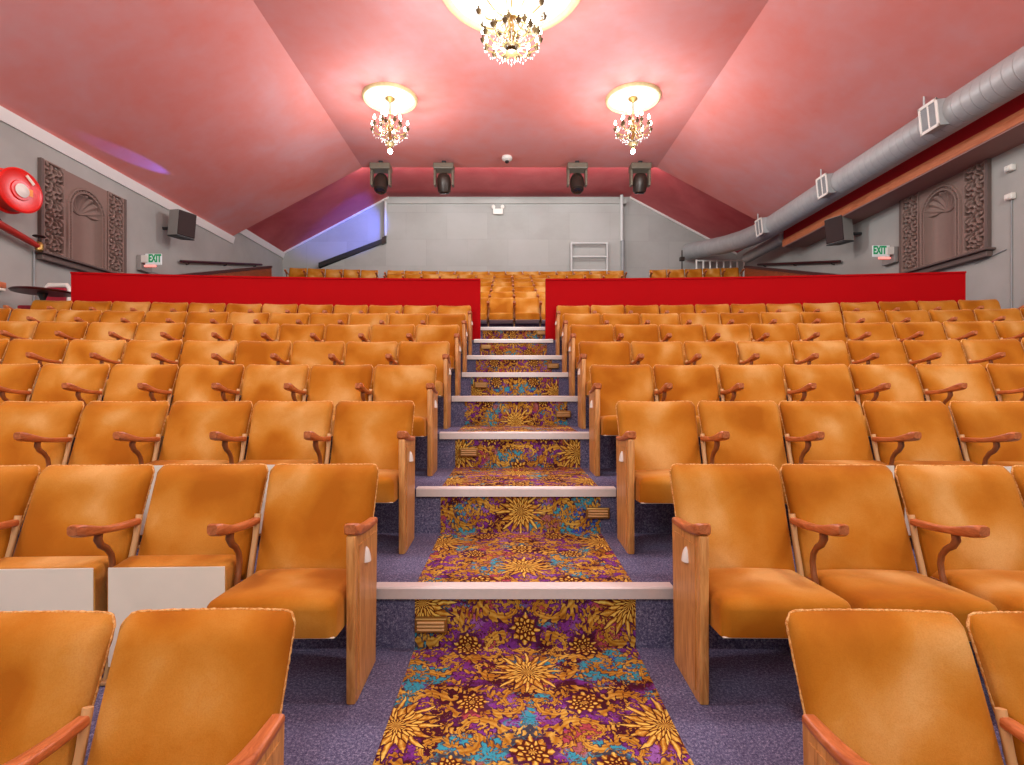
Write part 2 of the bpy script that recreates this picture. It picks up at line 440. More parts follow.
me.materials.append(MAT['runner']); o = bpy.data.objects.new('carpet_runner', me); COL.objects.link(o)
tag(o, 'ornate gold, purple and turquoise carpet runner up the centre aisle steps', 'carpet')

ORD = ['first', 'second', 'third', 'fourth', 'fifth', 'sixth', 'seventh', 'eighth', 'ninth', 'tenth', 'eleventh', 'twelfth', 'thirteenth', 'fourteenth', 'fifteenth']
nose_px = [(375, 672), (417, 615), (440, 590), (452, 578), (462, 568), (466, 562), (474, 553), (480, 546)]
for i, ((a, b), y, z) in enumerate(zip(nose_px, NOSE_Y, NOSE_Z)):
    xa, xb = px(a, y), px(b, y)
    if i == 0: xa, xb = xa+.0, xb-.0
    mb = MB()
    prf = [(y-.03, z-.040), (y-.018, z-.040), (y-.012, z+.006), (y+.035, z+.006), (y+.035, z+.008)]
    for k in range(4): prf += [(y+.031-k*.013, z+.011), (y+.025-k*.013, z+.008)]
    prf += [(y-.024, z+.011), (y-.03, z+.004)]
    mb.prism(prf, 0, xa, xb)
    o = mb.build('stair_nosing', 'nosing')
    tag(o, 'pale grey metal nosing on the edge of the %s aisle step up' % ORD[i] if i else
        'pale grey metal nosing on the lowest and widest aisle step', 'stair nosing', 'metal nosings on the aisle steps')
light_px = [(432, 622), (597, 512), (469, 452), (563, 414), (481, 385), (553, 366), (486, 347), (541, 333)]
for i, ((lx, ly), y, z) in enumerate(zip(light_px, NOSE_Y, NOSE_Z)):
    t = thing('step_light', 'small louvred metal step light on the riser of the %s aisle step, %s side' % (ORD[i], 'left' if i % 2 == 0 else 'right'),
              'step light', (px(lx, y), y-.016, CH+(390-ly)*y/F), group='step lights on the risers')
    MB().box((-.07, -.022, -.032), (.07, .004, .032), .006).build('housing', 'brass', t)
    mb = MB()
    for k in range(3): mb.box((-.058, -.030, -.020+k*.015), (.058, -.020, -.012+k*.015), .002)
    mb.build('louvre', 'creamiron', t)

# ------------------------------------------------------------------ seats
PITCH = .488
def yl(z): return -.125 + (z-.36)/.44*.18
def backrest_mesh():
    nu, nv, zb = 18, 14, .345
    mb = MB(); fr, bk = [], []
    for j in range(nv+1):
        v = j/nv
        for i in range(nu+1):
            u = -1+2*i/nu; u = math.sin(u*PI/2*.999)*.5+u*.5
            w = .2245 + .012*v; x = u*w; r = .029
            e = abs(x)-(w-r); zt = .790 - .006*math.cos(u*PI/2) - (r-math.sqrt(max(0, r*r-e*e)) if e > 0 else 0)
            z = zb+(zt-zb)*v; c = -.034*u*u
            t = .052*(max(0, 1-abs(u)**7))**.5*(max(0, 1-abs(2*v-1)**9))**.5
            lum = .012*math.exp(-((v-.35)/.25)**2)*(1-u*u)
            fr.append((x, yl(z)+c-t+.03-lum, z)); bk.append((x, yl(z)+c+.045, z))
    N = nu+1; o = len(fr)
    fs = [[j*N+i, j*N+i+1, (j+1)*N+i+1, (j+1)*N+i] for j in range(nv) for i in range(nu)]
    fs += [[o+j*N+i+1, o+j*N+i, o+(j+1)*N+i, o+(j+1)*N+i+1] for j in range(nv) for i in range(nu)]
    ring = [i for i in range(N)] + [j*N+nu for j in range(1, nv+1)] + [nv*N+i for i in range(nu-1, -1, -1)] + [j*N for j in range(nv-1, 0, -1)]
    for a, b in zip(ring, ring[1:]+ring[:1]): fs.append([a, o+a, o+b, b])
    mb.add(fr+bk, fs)
    border = [fr[k] for k in ring if k >= N-0 or k in (0, nu)]
    path = [fr[j*N] for j in range(nv+1)] + [fr[nv*N+i] for i in range(1, N)] + [fr[j*N+nu] for j in range(nv-1, -1, -1)]
    return mb, path
def back_panel_mesh():
    nu = 12; mb = MB(); vs = []
    for z in (.36, .762):
        for dy in (.042, .058):
            for i in range(nu+1):
                u = -1+2*i/nu; vs.append((u*(.218+.010*(z-.36)/.44), yl(z)-.034*u*u+dy, z))
    N = nu+1; fs = []
    for i in range(nu):
        fs += [[i, i+1, 2*N+i+1, 2*N+i], [N+i+1, N+i, 3*N+i, 3*N+i+1], [i, N+i, N+i+1, i+1], [2*N+i, 2*N+i+1, 3*N+i+1, 3*N+i]]
    fs += [[0, 2*N, 3*N, N], [nu, N+nu, 3*N+nu, 2*N+nu]]
    return mb.add(vs, fs)
def cushion_mesh():
    # y: 0 at the back, -.40 at the front; z: 0 underside
    bm = bmesh.new(); bmesh.ops.create_cube(bm, size=1)
    for v in bm.verts: v.co = Vector((v.co.x*.442, v.co.y*.40-.20, v.co.z*.125+.0625))
    bmesh.ops.bevel(bm, geom=[e for e in bm.edges if max(v.co.z for v in e.verts) > .1 or abs(e.verts[0].co.z-e.verts[1].co.z) > .05],
                    offset=.034, segments=4, affect='EDGES', profile=.5)
    bmesh.ops.subdivide_edges(bm, edges=[e for e in bm.edges if e.calc_length() > .12], cuts=7, use_grid_fill=True)
    for v in bm.verts:
        if v.co.z > .06:
            k = (1-(v.co.x/.221)**2)*(1-((v.co.y+.2)/.2)**4)
            v.co.z += .014*max(0, k)
        if v.co.z < .09 and v.co.y < -.38: v.co.y += .012*(1-v.co.z/.09)
    return MB().bm(bm)
def armrest_mesh(w=.028):
    # wooden paddle, tapering to the back, rounded front; y from -.44 to -.03
    N = 16; vs = []; sec = []
    for i in range(N+1):
        s = i/N; y = -.075 - .335*s
        hw = w*(.58+.42*min(1, s*1.25)) * (1 if s < .93 else (1-((s-.93)/.07)**2*.35))
        zc = .575 + .05*s - .012*math.sin(PI*s)
        th = .013 + .013*max(0, (s-.55)/.45)**1.0
        if s > .9: th *= 1-((s-.9)/.1)**2*.35
        sec.append((y, hw, zc, th))
    K = 12
    for y, hw, zc, th in sec:
        for k in range(K):
            a = 2*PI*(k+.5)/K; c, sn = math.cos(a), math.sin(a)
            vs.append((hw*math.copysign(abs(c)**.5, c), y, zc+th*math.copysign(abs(sn)**.5, sn)))
    fs = [[i*K+k, i*K+(k+1) % K, (i+1)*K+(k+1) % K, (i+1)*K+k] for i in range(N) for k in range(K)]
    fs += [list(range(K))[::-1], [N*K+k for k in range(K)]]
    return MB().add(vs, fs)
def standard_mesh():
    mb = MB()
    # slanted upright beside the back
    mb.tube([(0, -.06, .60), (0, -.085, .50), (0, -.125, .38), (0, -.16, .22), (0, -.17, .02)], [.013, .012, .013, .014, .016], 8)
    mb.box((-.022, -.27, 0), (.022, -.10, .018), .006)
    mb.tube([(0, -.165, .20), (0, -.22, .12), (0, -.25, .015)], .010, 8)
    return mb
def bracket_mesh():
    mb = MB()
    P = [(-.285, .585), (-.29, .56), (-.275, .535), (-.245, .515), (-.222, .485), (-.215, .45), (-.222, .41), (-.235, .375), (-.22, .33), (-.17, .30)]
    mb.tube([(0, y, z) for y, z in P], [.014, .015, .013, .012, .011, .011, .011, .012, .011, .011], 8)
    return mb
def end_panel_mesh():
    mb = MB()
    pl = [(-.385, 0), (-.105, 0), (-.075, .575), (-.385, .595)]
    mb.prism(pl, 0, -.016, .016)
    mb.prism([(-.365, .03), (-.13, .03), (-.11, .54), (-.365, .555)], 0, -.020, .020)
    return mb
def post_mesh():
    return MB().box((-.017, -.410, 0), (.017, -.380, .60), .008)
def lamp_mesh():
    # small white half dome with a pointed top, flat side on the panel (built facing +x)
    mb = MB(); vs = []; n, k = 10, 7
    for j in range(k+1):
        z = -.022+.055*j/k; r = .025*math.sqrt(max(0.02, 1-(j/k)**1.6)) if j else .025
        for i in range(n+1):
            a = -PI/2+PI*i/n; vs.append((.75*r*math.cos(a), r*math.sin(a), z))
    N = n+1; fs = [[j*N+i, j*N+i+1, (j+1)*N+i+1, (j+1)*N+i] for j in range(k) for i in range(n)]
    fs += [[0]+[i for i in range(n, 0, -1)], [k*N+i for i in range(N)]]
    fs += [[j*N+n, j*N, (j+1)*N, (j+1)*N+n] for j in range(k)]
    return mb.add(vs, fs)

TILT = math.radians(-3)
bk_mb, bk_path = backrest_mesh()
pipe_mb = MB()
rnd = random.Random(3)
dense = []
for a, b in zip(bk_path, bk_path[1:]):
    m_ = max(1, int((Vector(b)-Vector(a)).length/.008))
    for q in range(m_): dense.append(Vector(a).lerp(Vector(b), q/m_))
dense.append(Vector(bk_path[-1]))
pipe_mb.tube([p+Vector((rnd.uniform(-.0007, .0007), .010, rnd.uniform(-.0007, .0007))) for p in dense],
             [.0028+rnd.random()*.0022 for _ in dense], 6)
def make_seat():
    t = thing('theatre_seat', 'x', 'theatre seat')
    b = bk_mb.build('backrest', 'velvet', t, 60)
    pipe_mb.build('piping', 'fray', b, 80)
    back_panel_mesh().build('back_panel', 'hessian', t, 40)
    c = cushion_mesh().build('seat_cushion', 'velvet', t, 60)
    c.location = (0, -.118, .268); c.rotation_euler = (TILT, 0, 0)
    MB().box((-.216, -.385, -.003), (.216, -.012, 0.001), .001).build('underside_board', 'board', c)
    for q in (-.221, .221): MB().box((q-.005, -.10, .02), (q+.005, -.03, .10)).build('hinge', 'iron', c)
    return t
def add_arm(t, side):
    s = standard_mesh().build('arm_standard', 'creamiron', t, 50); s.location.x = side*PITCH/2
    armrest_mesh().build('armrest', 'arm', s, 45)
    bracket_mesh().build('bracket', 'iron', s, 50)
def add_end(t, side):
    """side: -1 panel on the seat's left (-x), +1 on its right"""
    e = end_panel_mesh().build('end_panel', 'oak', t); e.location.x = side*(PITCH/2+.0)
    post_mesh().build('front_post', 'oak', e, 40)
    armrest_mesh(.030).build('armrest', 'arm', e, 45)
    l = lamp_mesh().build('aisle_light', 'white', e, 50); l['label'] = 'small white aisle light cover'
    l.location = (side*.019, -.27, .49); l.rotation_euler.z = 0 if side > 0 else PI
PROTO = {}
for key, arms, ends in (('L', (-1,), ()), ('R', (1,), ()), ('LE', (-1,), (1,)), ('RE', (1,), (-1,)), ('C2', (-1, 1), ())):
    PROTO[key] = make_seat()
    for a in arms: add_arm(PROTO[key], a)
    for e in ends: add_end(PROTO[key], e)
used = set()
def place(key, x, y, z, rz, label, group, tipped=False):
    p = PROTO[key]
    o = p if key not in used else dup(p)
    if key in used:
        pass
    used.add(key)
    o.location = (x, y, z); o.rotation_euler = (0, 0, rz + random.uniform(-.006, .006)); o['label'] = label; o['group'] = group
    for c in o.children:
        if c.name.startswith('seat_cushion'):
            if tipped: c.location = (0, -.275, .066); c.rotation_euler = (math.radians(-90), 0, 0)
            else: c.location = (0, -.118, .268+random.uniform(-.004, .004)); c.rotation_euler = (TILT, 0, 0); c.scale = (1, 1, 1)
        if c.name.startswith('backrest'):
            c.rotation_euler.x = random.uniform(-.012, .012)
    return o
# edges of the two blocks beside the aisle, row by row from the front
EDGE_L = [-.585, -.565, -.56, -.545, -.54, -.53, -.53, -.525]
EDGE_R = [.765, .705, .650, .625, .655, .675, .69, .69]
LV = [-.290, 0.0] + NOSE_Z[:6]
LN = [1.40] + NOSE_Y[:7]
ROWN = ['front', 'second', 'third', 'fourth', 'fifth', 'sixth', 'seventh', 'eighth']
tip = {('L', 1, 1), ('L', 1, 2), ('L', 1, 3), ('L', 2, 1), ('L', 2, 2), ('R', 2, 2), ('R', 2, 3), ('R', 2, 4)}
for side in 'LR':
    sg = -1 if side == 'L' else 1
    for r in range(8):
        for k in range(12):
            x = (EDGE_L if side == 'L' else EDGE_R)[r] + sg*(k+.5)*PITCH
            d = LN[r]+cy(x)
            near = (508 if sg < 0 else 516)/F*d
            if abs(x)-PITCH*.75 > near: break
            if k >= 12: break
            rz = math.atan(-2*CURV*x)
            tp = (side, r, k) in tip
            what = 'tipped-up amber seat with pale underside' if tp else 'amber velvet seat with wooden armrest' if k else 'amber velvet seat with oak end panel'
            where = 'left' if side == 'L' else 'right'
            lab = '%s, %s %s row, %s of steps' % (what, (ORD[k]+' from aisle,') if k else 'beside the aisle,', ROWN[r], where)
            place(side+('E' if k == 0 else ''), x, d, LV[r], rz, lab, '%s row seats %s of the steps' % (ROWN[r], where), tp)
REARN = ['first', 'second', 'third', 'fourth', 'fifth', 'sixth', 'last']
for j in range(7):
    y0, z = REAR_LINE[j], REAR_Z[j]
    if j < 5: cols = [(-1.103+PITCH*i, 'centre') for i in range(5)]
    elif j == 5: cols = [(-3.055+PITCH*i, 'centre') for i in range(13)]
    else:
        cols = [(-3.24+PITCH*i, 'centre') for i in range(14)]
        cols += [(-3.98-PITCH*i, 'left') for i in range(5)] + [(4.30+PITCH*i, 'right') for i in range(5)]
    cnt = {}
    for x, blk in cols:
        q = cnt.get(blk, 0); cnt[blk] = q+1
        nm = ('%s seat from the left, centre block' % ORD[q]) if blk == 'centre' else '%s seat from the gangway, %s block' % (ORD[q], blk)
        key = 'C2' if q == 0 else ('L' if blk == 'left' else 'R')
        place(key, x, y0+cy(x), z, math.atan(-2*CURV*x), 'amber velvet %s, %s row beyond the red partition' % (nm, REARN[j]),
              '%s row of seats beyond the partition' % REARN[j])
for k, o in PROTO.items():
    if k not in used: raise RuntimeError('unused seat prototype '+k)

# ------------------------------------------------------------------ red partitions, balustrades, handrails
for side, xa, xb in (('left', -6.0, px(480, 7.5)), ('right', px(546, 7.5), 6.25)):
    mb = MB(); n = 24; vs = []
    for i in range(n+1):
        x = xa+(xb-xa)*i/n; y = 7.57+cy(x)
        for (dy, z) in ((0, NOSE_Z[6]-.25), (0, CH+1.60), (.09, CH+1.60), (.09, NOSE_Z[6]-.02)): vs.append((x, y+dy, z))
    fs = [[i*4+a, (i+1)*4+a, (i+1)*4+(a+1) % 4, i*4+(a+1) % 4] for i in range(n) for a in range(4)] + [[0, 1, 2, 3], [n*4+a for a in (3, 2, 1, 0)]]
    t = thing('partition', 'long scarlet partition wall behind the %s seats' % side + (', ending at the round table' if side == 'left' else ', below the grey air duct'), 'partition', group='red partitions')
    mb.add(vs, fs).build('panel', 'partition', t)
    mb = MB(); vs = []
    for i in range(n+1):
        x = xa+(xb-xa)*i/n; y = 7.57+cy(x)
        for (dy, z) in ((-.012, CH+1.595), (-.012, CH+1.62), (.102, CH+1.62), (.102, CH+1.595)): vs.append((x, y+dy, z))
    mb.add(vs, fs).build('capping', 'partition', t)
for side, X in (('left', -6.35), ('right', 6.35)):
    sl = (3.32-2.10)/(14.1-9.8)
    t = thing('balustrade', 'red-brown timber balustrade rising along the rear seats by the %s wall' % side, 'balustrade', group='side balustrades')
    y0, y1 = 9.3, 13.9; z = lambda y: CH + 2.10+sl*(y-9.8)
    MB().prism([(y0, NOSE_Z[7]-.3), (y1, 3.2), (y1, z(y1)), (y0, z(y0))], 0, X-.03, X+.03).build('panel', 'panelwood', t)
    MB().prism([(y0-.03, z(y0)), (y1, z(y1)), (y1, z(y1)+.06), (y0-.03, z(y0)+.06)], 0, X-.05, X+.05).build('rail', 'tabletop', t)
    W = XL if X < 0 else XR; s = 1 if X < 0 else -1
    t = thing('handrail', 'dark sloping handrail fixed high on the %s wall near the rear corner' % side, 'handrail', group='wall handrails')
    MB().tube([(W+s*.08, 11.0, CH+2.72), (W+s*.08, 14.6, CH+3.52)], .03, 10).build('rail', 'tabletop', t, 50)
    for y in (11.3, 12.8, 14.3):
        zz = CH+2.72+(y-11)*.222
        MB().tube([(W, y, zz-.06), (W+s*.06, y, zz-.05), (W+s*.08, y, zz)], .012, 8).build('bracket', 'black', t, 50)
# dark stair rail on the back wall and conduits
t = thing('stair_rail', 'dark sloping stair capping on the rear wall under the blue light', 'stair rail')
MB().prism([(-5.78, CH+3.74), (-3.76, CH+4.50), (-3.76, CH+4.64), (-5.78, CH+3.88)], 1, BACK-.30, BACK-.0).build('capping', 'black', t)
MB().prism([(-3.84, CH+4.44), (-3.72, CH+4.50), (-3.72, CH+4.70), (-3.84, CH+4.64)], 1, BACK-.32, BACK-.20).build('end_block', 'head', t)
o = MB().tube([(-3.74, BACK-.26, CH+4.705), (-3.74, BACK-.26, CH+5.75)], .045, 10).build('conduit', 'conduit', None, 50)
tag(o, 'short white vertical pipe above the stair capping on the rear wall', 'pipe')
t = thing('conduit', 'tall vertical pipe on the rear wall, white above and grey below', 'pipe')
MB().tube([(3.47, BACK-.27, CH+4.55), (3.47, BACK-.27, CH+5.95)], .05, 10).build('upper_pipe', 'conduit', t, 50)
MB().tube([(3.50, BACK-.27, CH+3.2), (3.50, BACK-.27, CH+4.57)], .055, 10).build('lower_pipe', 'grille', t, 50)
# ladder-like rack and crate rack, tall stand on the right of the back wall
def ladder(name, lab, cat, x0, x1, y, z0, z1, nv, nh, mat, r):
    t = thing(name, lab, cat, ((x0+x1)/2, y, z0)); w = (x1-x0)/2; h = z1-z0
    for i in range(nv):
        x = -w+2*w*i/(nv-1); MB().tube([(x, 0, 0), (x, 0, h)], r, 8).build('upright', mat, t, 50)
    for i in range(nh):
        z = h*(.08+.9*i/max(1, nh-1)); MB().tube([(-w, 0, z), (w, 0, z)], r*.9, 8).build('rung', mat, t, 50)
    return t
lad = ladder('step_ladder', 'pale metal ladder standing against the rear wall behind the seats', 'ladder', 1.93, 3.02, BACK-.33, REAR_Z[6], CH+4.50, 2, 5, 'conduit', .035)
t = ladder('wire_rack', 'white slatted rack under the end of the air duct', 'rack', 5.62, 7.04, 15.5, REAR_Z[6], CH+3.88, 8, 3, 'white', .028)
t = thing('light_stand', 'thin dark stand left of the white rack by the rear wall', 'stand', (5.17, 15.45, REAR_Z[6]))
MB().tube([(0, 0, 0), (0, 0, 1.48)], .018, 8).build('pole', 'head', t, 50)
MB().box((-.07, -.05, 1.16), (.07, .05, 1.28), .015).build('clamp', 'head', t)
for a in range(3): MB().tube([(0, 0, .25), (.28*math.cos(a*2.1), .28*math.sin(a*2.1), .0)], .014, 8).build('leg', 'head', t, 50)
# ------------------------------------------------------------------ duct
t = thing('air_duct', 'large round grey galvanised air duct along the right side of the ceiling', 'air duct', (6.2, 0, CH+3.85))
MB().tube([(0, y, 0) for y in (-4.0, 2, 6, 10, 12.4)] + [(-.02, 12.9, .02), (-.09, 13.5, .06), (-.22, 14.2, .13), (-.40, 14.9, .23), (-.58, 15.5, .32), (-.68, BACK-.27, .37)], .24, 40).build('pipe', 'duct', t, 50)
for y in (7.28, 9.75, 12.2):
    mat = Matrix.Translation((0, y, 0)) @ Matrix.Rotation(math.radians(-6), 4, 'Y')
    v = MB().box((-.31, -.145, -.18), (-.12, .145, .18), .006)
    v.v = [tuple(mat @ Vector(p)) for p in v.v]; v = v.build('vent_box', 'duct', t)
    fr = MB()
    for a, b in (((-.325, -.16, .155), (-.305, .16, .195)), ((-.325, -.16, -.195), (-.305, .16, -.155)), ((-.325, -.16, -.195), (-.305, -.125, .195)), ((-.325, .125, -.195), (-.305, .16, .195)), ((-.322, -.012, -.17), (-.306, .012, .17))):
        fr.box(a, b, .004)
    fr.v = [tuple(mat @ Vector(p)) for p in fr.v]; fr.build('vent_frame', 'white', v)
    gr = MB().box((-.312, -.13, -.16), (-.307, .13, .16))
    for k in range(12): gr.box((-.319, -.13, -.155+k*.027), (-.311, .13, -.145+k*.027))
    gr.v = [tuple(mat @ Vector(p)) for p in gr.v]; gr.build('vent_grille', 'grille', v)
for y in (4.2, 7.75, 10.3, 12.9):
    MB().box((-.05, y-.03, .22), (.05, y+.03, .27), .008).tube([(0, y, .25), (0, y, .55)], .014, 8).build('hanger', 'conduit', t)
o = MB().tube([(0, 12.46, 0), (0, 13, 0), (0, 14.4, 0)], .14, 24)
t2 = thing('air_duct', 'short thin grey duct tucked under the far end of the big duct', 'air duct', (6.62, 0, CH+3.66))
o.build('pipe', 'duct', t2, 50)
MB().box((.12, 13.0, -.03), (XR-6.63, 13.08, .03), .008).build('wall_bracket', 'conduit', t2)
# ------------------------------------------------------------------ ceiling roses and chandeliers
def rose(x, y, R, label):
    t = thing('ceiling_rose', label, 'ceiling rose', (x, y, HC), group='ceiling roses')
    MB().lathe([(R, 0), (R, -.012), (R*.97, -.045), (R*.93, -.055), (R*.90, -.04), (R*.88, -.012), (R*.86, 0)], 72).build('rim', 'gilt', t, 40)
    # low dish with petal relief
    mb = MB(); n, k = 96, 14; vs = []
    for j in range(k+1):
        r = R*.885*(.04+.96*j/k)
        for i in range(n):
            a = 2*PI*i/n
            h = .008+.010*(.5+.5*math.cos(a*16+math.sin(j*.9)*1.5))*math.sin(PI*j/k)**.5 + .012*(j in (5, 9, 12))
            vs.append((r*math.cos(a), r*math.sin(a), -h))
    fs = [[j*n+i, j*n+(i+1) % n, (j+1)*n+(i+1) % n, (j+1)*n+i] for j in range(k) for i in range(n)]+[list(range(n))]
    mb.add(vs, fs).build('dish', 'cornice', t, 60)
def crystal(mb, p, r, h):
    n = 6; vs = [(p[0], p[1], p[2]+h*.35)]+[(p[0]+r*math.cos(2*PI*i/n), p[1]+r*math.sin(2*PI*i/n), p[2]) for i in range(n)]+[(p[0], p[1], p[2]-h*.65)]
    mb.add(vs, [[0, 1+i, 1+(i+1) % n] for i in range(n)]+[[n+1, 1+(i+1) % n, 1+i] for i in range(n)])
def chandelier(x, y, drop, label, tiers, scale, spot):
    t = thing('chandelier', label, 'chandelier', (x, y, HC), group='crystal chandeliers')
    zb = -drop
    MB().lathe([(.02, 0), (.085, -.008), (.09, -.03), (.05, -.06), (.02, -.085)], 24).build('canopy', 'gold', t, 40)
    MB().lathe([(.010, -.05), (.010, zb*.4), (.028, zb*.42), (.034, zb*.46), (.02, zb*.5), (.03, zb*.55), (.045, zb*.62), (.022, zb*.7), (.04, zb*.8), (.03, zb*.86)], 16).build('stem', 'brass', t, 40)
    B = scale
    MB().lathe([(.012, zb*.80), (.06*B, zb*.83), (.10*B, zb*.86), (.105*B, zb*.88), (.07*B, zb*.92), (.03*B, zb*.945), (.02*B, zb*.965)], 24).build('bowl', 'darkgold', t, 40)
    Q = 1 if spot else 1.9
    MB().lathe([(.008, zb*.95), (.035*B*Q, zb*.968), (.04*B*Q, zb*.985), (.012, zb*1.0)], 16).build('finial', 'gold' if spot else 'darkgold', t, 40)
    for (n, R, zt, ph) in tiers:
        for i in range(n):
            a = 2*PI*(i+ph)/n; c, s = math.cos(a), math.sin(a)
            pr = [(.03, zt-.02), (R*.35, zt-.10), (R*.7, zt-.09), (R*.95, zt-.03), (R, zt+.02)]
            arm = MB().tube([(r*c, r*s, z) for r, z in pr], [.011, .010, .009, .009, .010], 8).build('arm', 'gold', t, 60)
            T = Matrix.Translation((R*c, R*s, zt))
            MB().lathe([(.008, -.03), (.026, -.015), (.034, .015), (.040, .022), (.014, .028), (.013, .085)], 12, T).build('cup', 'darkgold', arm, 40)
            MB().lathe([(.010, .083), (.022, .10), (.026, .125), (.018, .155), (.003, .185)], 12, T).build('bulb', 'bulb', arm, 60)
        g = MB(); 
        for i in range(n*4):
            a = 2*PI*i/(n*4); sag = .05*(1-abs(((i % 4)-0)/2-1))
            crystal(g, (R*.97*math.cos(a), R*.97*math.sin(a), zt-.035-sag), .013, .05)
        for i in range(n*2):
            a = 2*PI*i/(n*2); crystal(g, (R*.55*math.cos(a), R*.55*math.sin(a), zt-.13), .014, .07)
        for j, q in enumerate((.75, .5, .3)):
            for i in range(8): 
                a = 2*PI*(i+.5*j)/8; crystal(g, (R*q*.6*math.cos(a), R*q*.6*math.sin(a), zb*.84-.03*j), .012, .05)
        g.build('crystal_drops', 'crystal', t, None, kind='stuff')
    if spot:
        MB().lathe([(.012, zb*1.0), (.035, zb*1.0-.012), (.042, zb*1.0-.04), (.028, zb*1.0-.07), (.006, zb*1.0-.08)], 16).build('spot_bulb', 'spotbulb', t, 60)
    return t
def lamp(name, kind, loc, energy, color=(.87, .94, 1), **k):
    L = bpy.data.lights.new(name, kind); L.energy = energy; L.color = color
    for a, v in k.items(): setattr(L, a, v)
    o = bpy.data.objects.new(name, L); COL.objects.link(o); o.location = loc; return o
CHS = [(px(390, 10.06), 10.06), (px(633, 10.06), 10.06)]
for (x, y), s in zip(CHS, ('left', 'right')):
    rose(x, y, .53, 'small round gilt ceiling rose over the far %s chandelier' % s)
    chandelier(x, y, 1.00, 'small lit crystal chandelier hanging at the far %s of the ceiling' % s, [(8, .34, -.62, 0), (5, .2, -.50, .3)], .9, True)
    lamp('chandelier_glow', 'POINT', (x, y, HC-.34), 9, shadow_soft_size=.12)
    lamp('chandelier_glow', 'POINT', (x, y, HC-1.25), 165, shadow_soft_size=.15)
rose(.05, 7.25, 1.04, 'largest round gilt ceiling rose over the nearest chandelier')
chandelier(.05, 7.25, .97, 'largest lit crystal chandelier at the top centre of the view', [(14, .40, -.78, 0), (10, .46, -.42, .2), (6, .24, -.60, .3)], 1.15, False)
lamp('chandelier_glow', 'POINT', (.05, 7.25, HC-.30), 18, shadow_soft_size=.15)
lamp('chandelier_glow', 'POINT', (.05, 7.25, HC-1.35), 235, shadow_soft_size=.2)

# ------------------------------------------------------------------ moving-head lights, detector, exit fitting
MHP = ['on the far left of the ceiling edge', 'left of centre on the ceiling edge', 'right of centre on the ceiling edge', 'on the far right of the ceiling edge']
for i, (x, lab) in enumerate(zip((381, 444, 577, 640), MHP)):
    d = 12.85
    t = thing('stage_light', 'dark moving-head stage light hanging '+lab, 'stage light', (px(x, d), d, HC), group='moving-head stage lights')
    MB().box((-.05, -.05, -.1), (.05, .05, 0), .01).build('clamp', 'black', t)
    MB().box((-.25, -.17, -.24), (.25, .17, -.09), .025).build('base', 'headbase', t)
    for s in (-1, 1): MB().box((s*.22-.03, -.09, -.62), (s*.22+.03, .09, -.23), .02).build('yoke_arm', 'headbase', t)
    h = MB().lathe([(.10, -.24), (.155, -.20), (.175, -.05), (.17, .10), (.13, .2), (.08, .23)], 24,
                   Matrix.Translation((0, 0, -.54)) @ Matrix.Rotation(math.radians(18*(1 if i % 2 else -1)), 4, 'X')).build('head', 'head', t, 40)
    MB().lathe([(.11, -.25), (.12, -.243), (.12, -.235), (.09, -.23)], 24, Matrix.Translation((0, 0, -.54)) @ Matrix.Rotation(math.radians(18*(1 if i % 2 else -1)), 4, 'X')).build('lens', 'lens', h, 40)
d = 12.6; t = thing('smoke_detector', 'small round white detector on the ceiling above the middle stage lights', 'smoke detector', (px(507, d), d, HC))
MB().lathe([(.12, 0), (.13, -.03), (.12, -.07), (.07, -.10)], 24).build('body', 'white', t, 40)
MB().lathe([(.045, -.098), (.045, -.14), (.02, -.155)], 16).build('sensor', 'black', t, 40)
d = BACK-.22; t = thing('emergency_light', 'small white twin emergency light high on the middle of the rear wall', 'emergency light', (px(498, d), d, CH+5.36))
MB().box((-.15, -.10, 0), (.15, 0, .17), .015).build('body', 'white', t)
for s_ in (-.14, .14):
    MB().tube([(s_, -.05, .15), (s_, -.05, .30)], .014, 8).build('bracket', 'conduit', t)
    MB().lathe([(.03, 0), (.06, .02), (.06, .05), (.03, .07)], 12, Matrix.Translation((s_, -.05, .22)) @ Matrix.Rotation(PI/2, 4, 'X')).build('lamp_head', 'white', t, 40)

# ------------------------------------------------------------------ wall things
def speaker(side, X, d, z, sgn, W):
    t = thing('loudspeaker', 'grey box loudspeaker with dark grille mounted high on the %s wall' % side, 'loudspeaker', (X, d, z), rz=sgn*1.2, group='wall loudspeakers')
    t.rotation_euler.x = .12
    # local: -y faces the room
    MB().prism([(-.19, -.17), (.19, -.17), (.15, .15), (-.15, .15)], 2, -.25, .25).build('cabinet', 'speaker', t)
    MB().box((-.185, -.195, -.24), (.185, -.17, .24), .01).build('grille', 'brownblack', t)
    MB().prism([(-.19, -.18), (.19, -.18), (.15, .15), (-.15, .15)], 2, -.275, -.25).build('base_plate', 'black', t)
    q = t.rotation_euler.to_matrix().inverted() @ Vector((W-X, 0, 0))
    MB().tube([(0, .10, -.05), q*.6 + Vector((0, 0, -.08)), q + Vector((0, 0, -.08))], .03, 10).build('wall_bracket', 'black', t, 50)
speaker('left', XL+.36, 10.55, CH+3.36, 1, XL)
speaker('right', XR-.42, 10.45, CH+3.22, -1, XR)
def text(s, size, mat, parent, loc, rot):
    c = bpy.data.curves.new('lettering', 'FONT'); c.body = s; c.size = size; c.align_x = 'CENTER'; c.align_y = 'CENTER'; c.extrude = .004; c.offset = size*.035
    tmp = bpy.data.objects.new('lettering_curve', c); me = bpy.data.meshes.new_from_object(tmp); bpy.data.objects.remove(tmp); me.materials.clear(); me.materials.append(MAT[mat])
    o = bpy.data.objects.new('lettering', me); COL.objects.link(o)
    o.parent = parent; o.location = loc; o.rotation_euler = rot; o.scale = (.58, 1, 1)
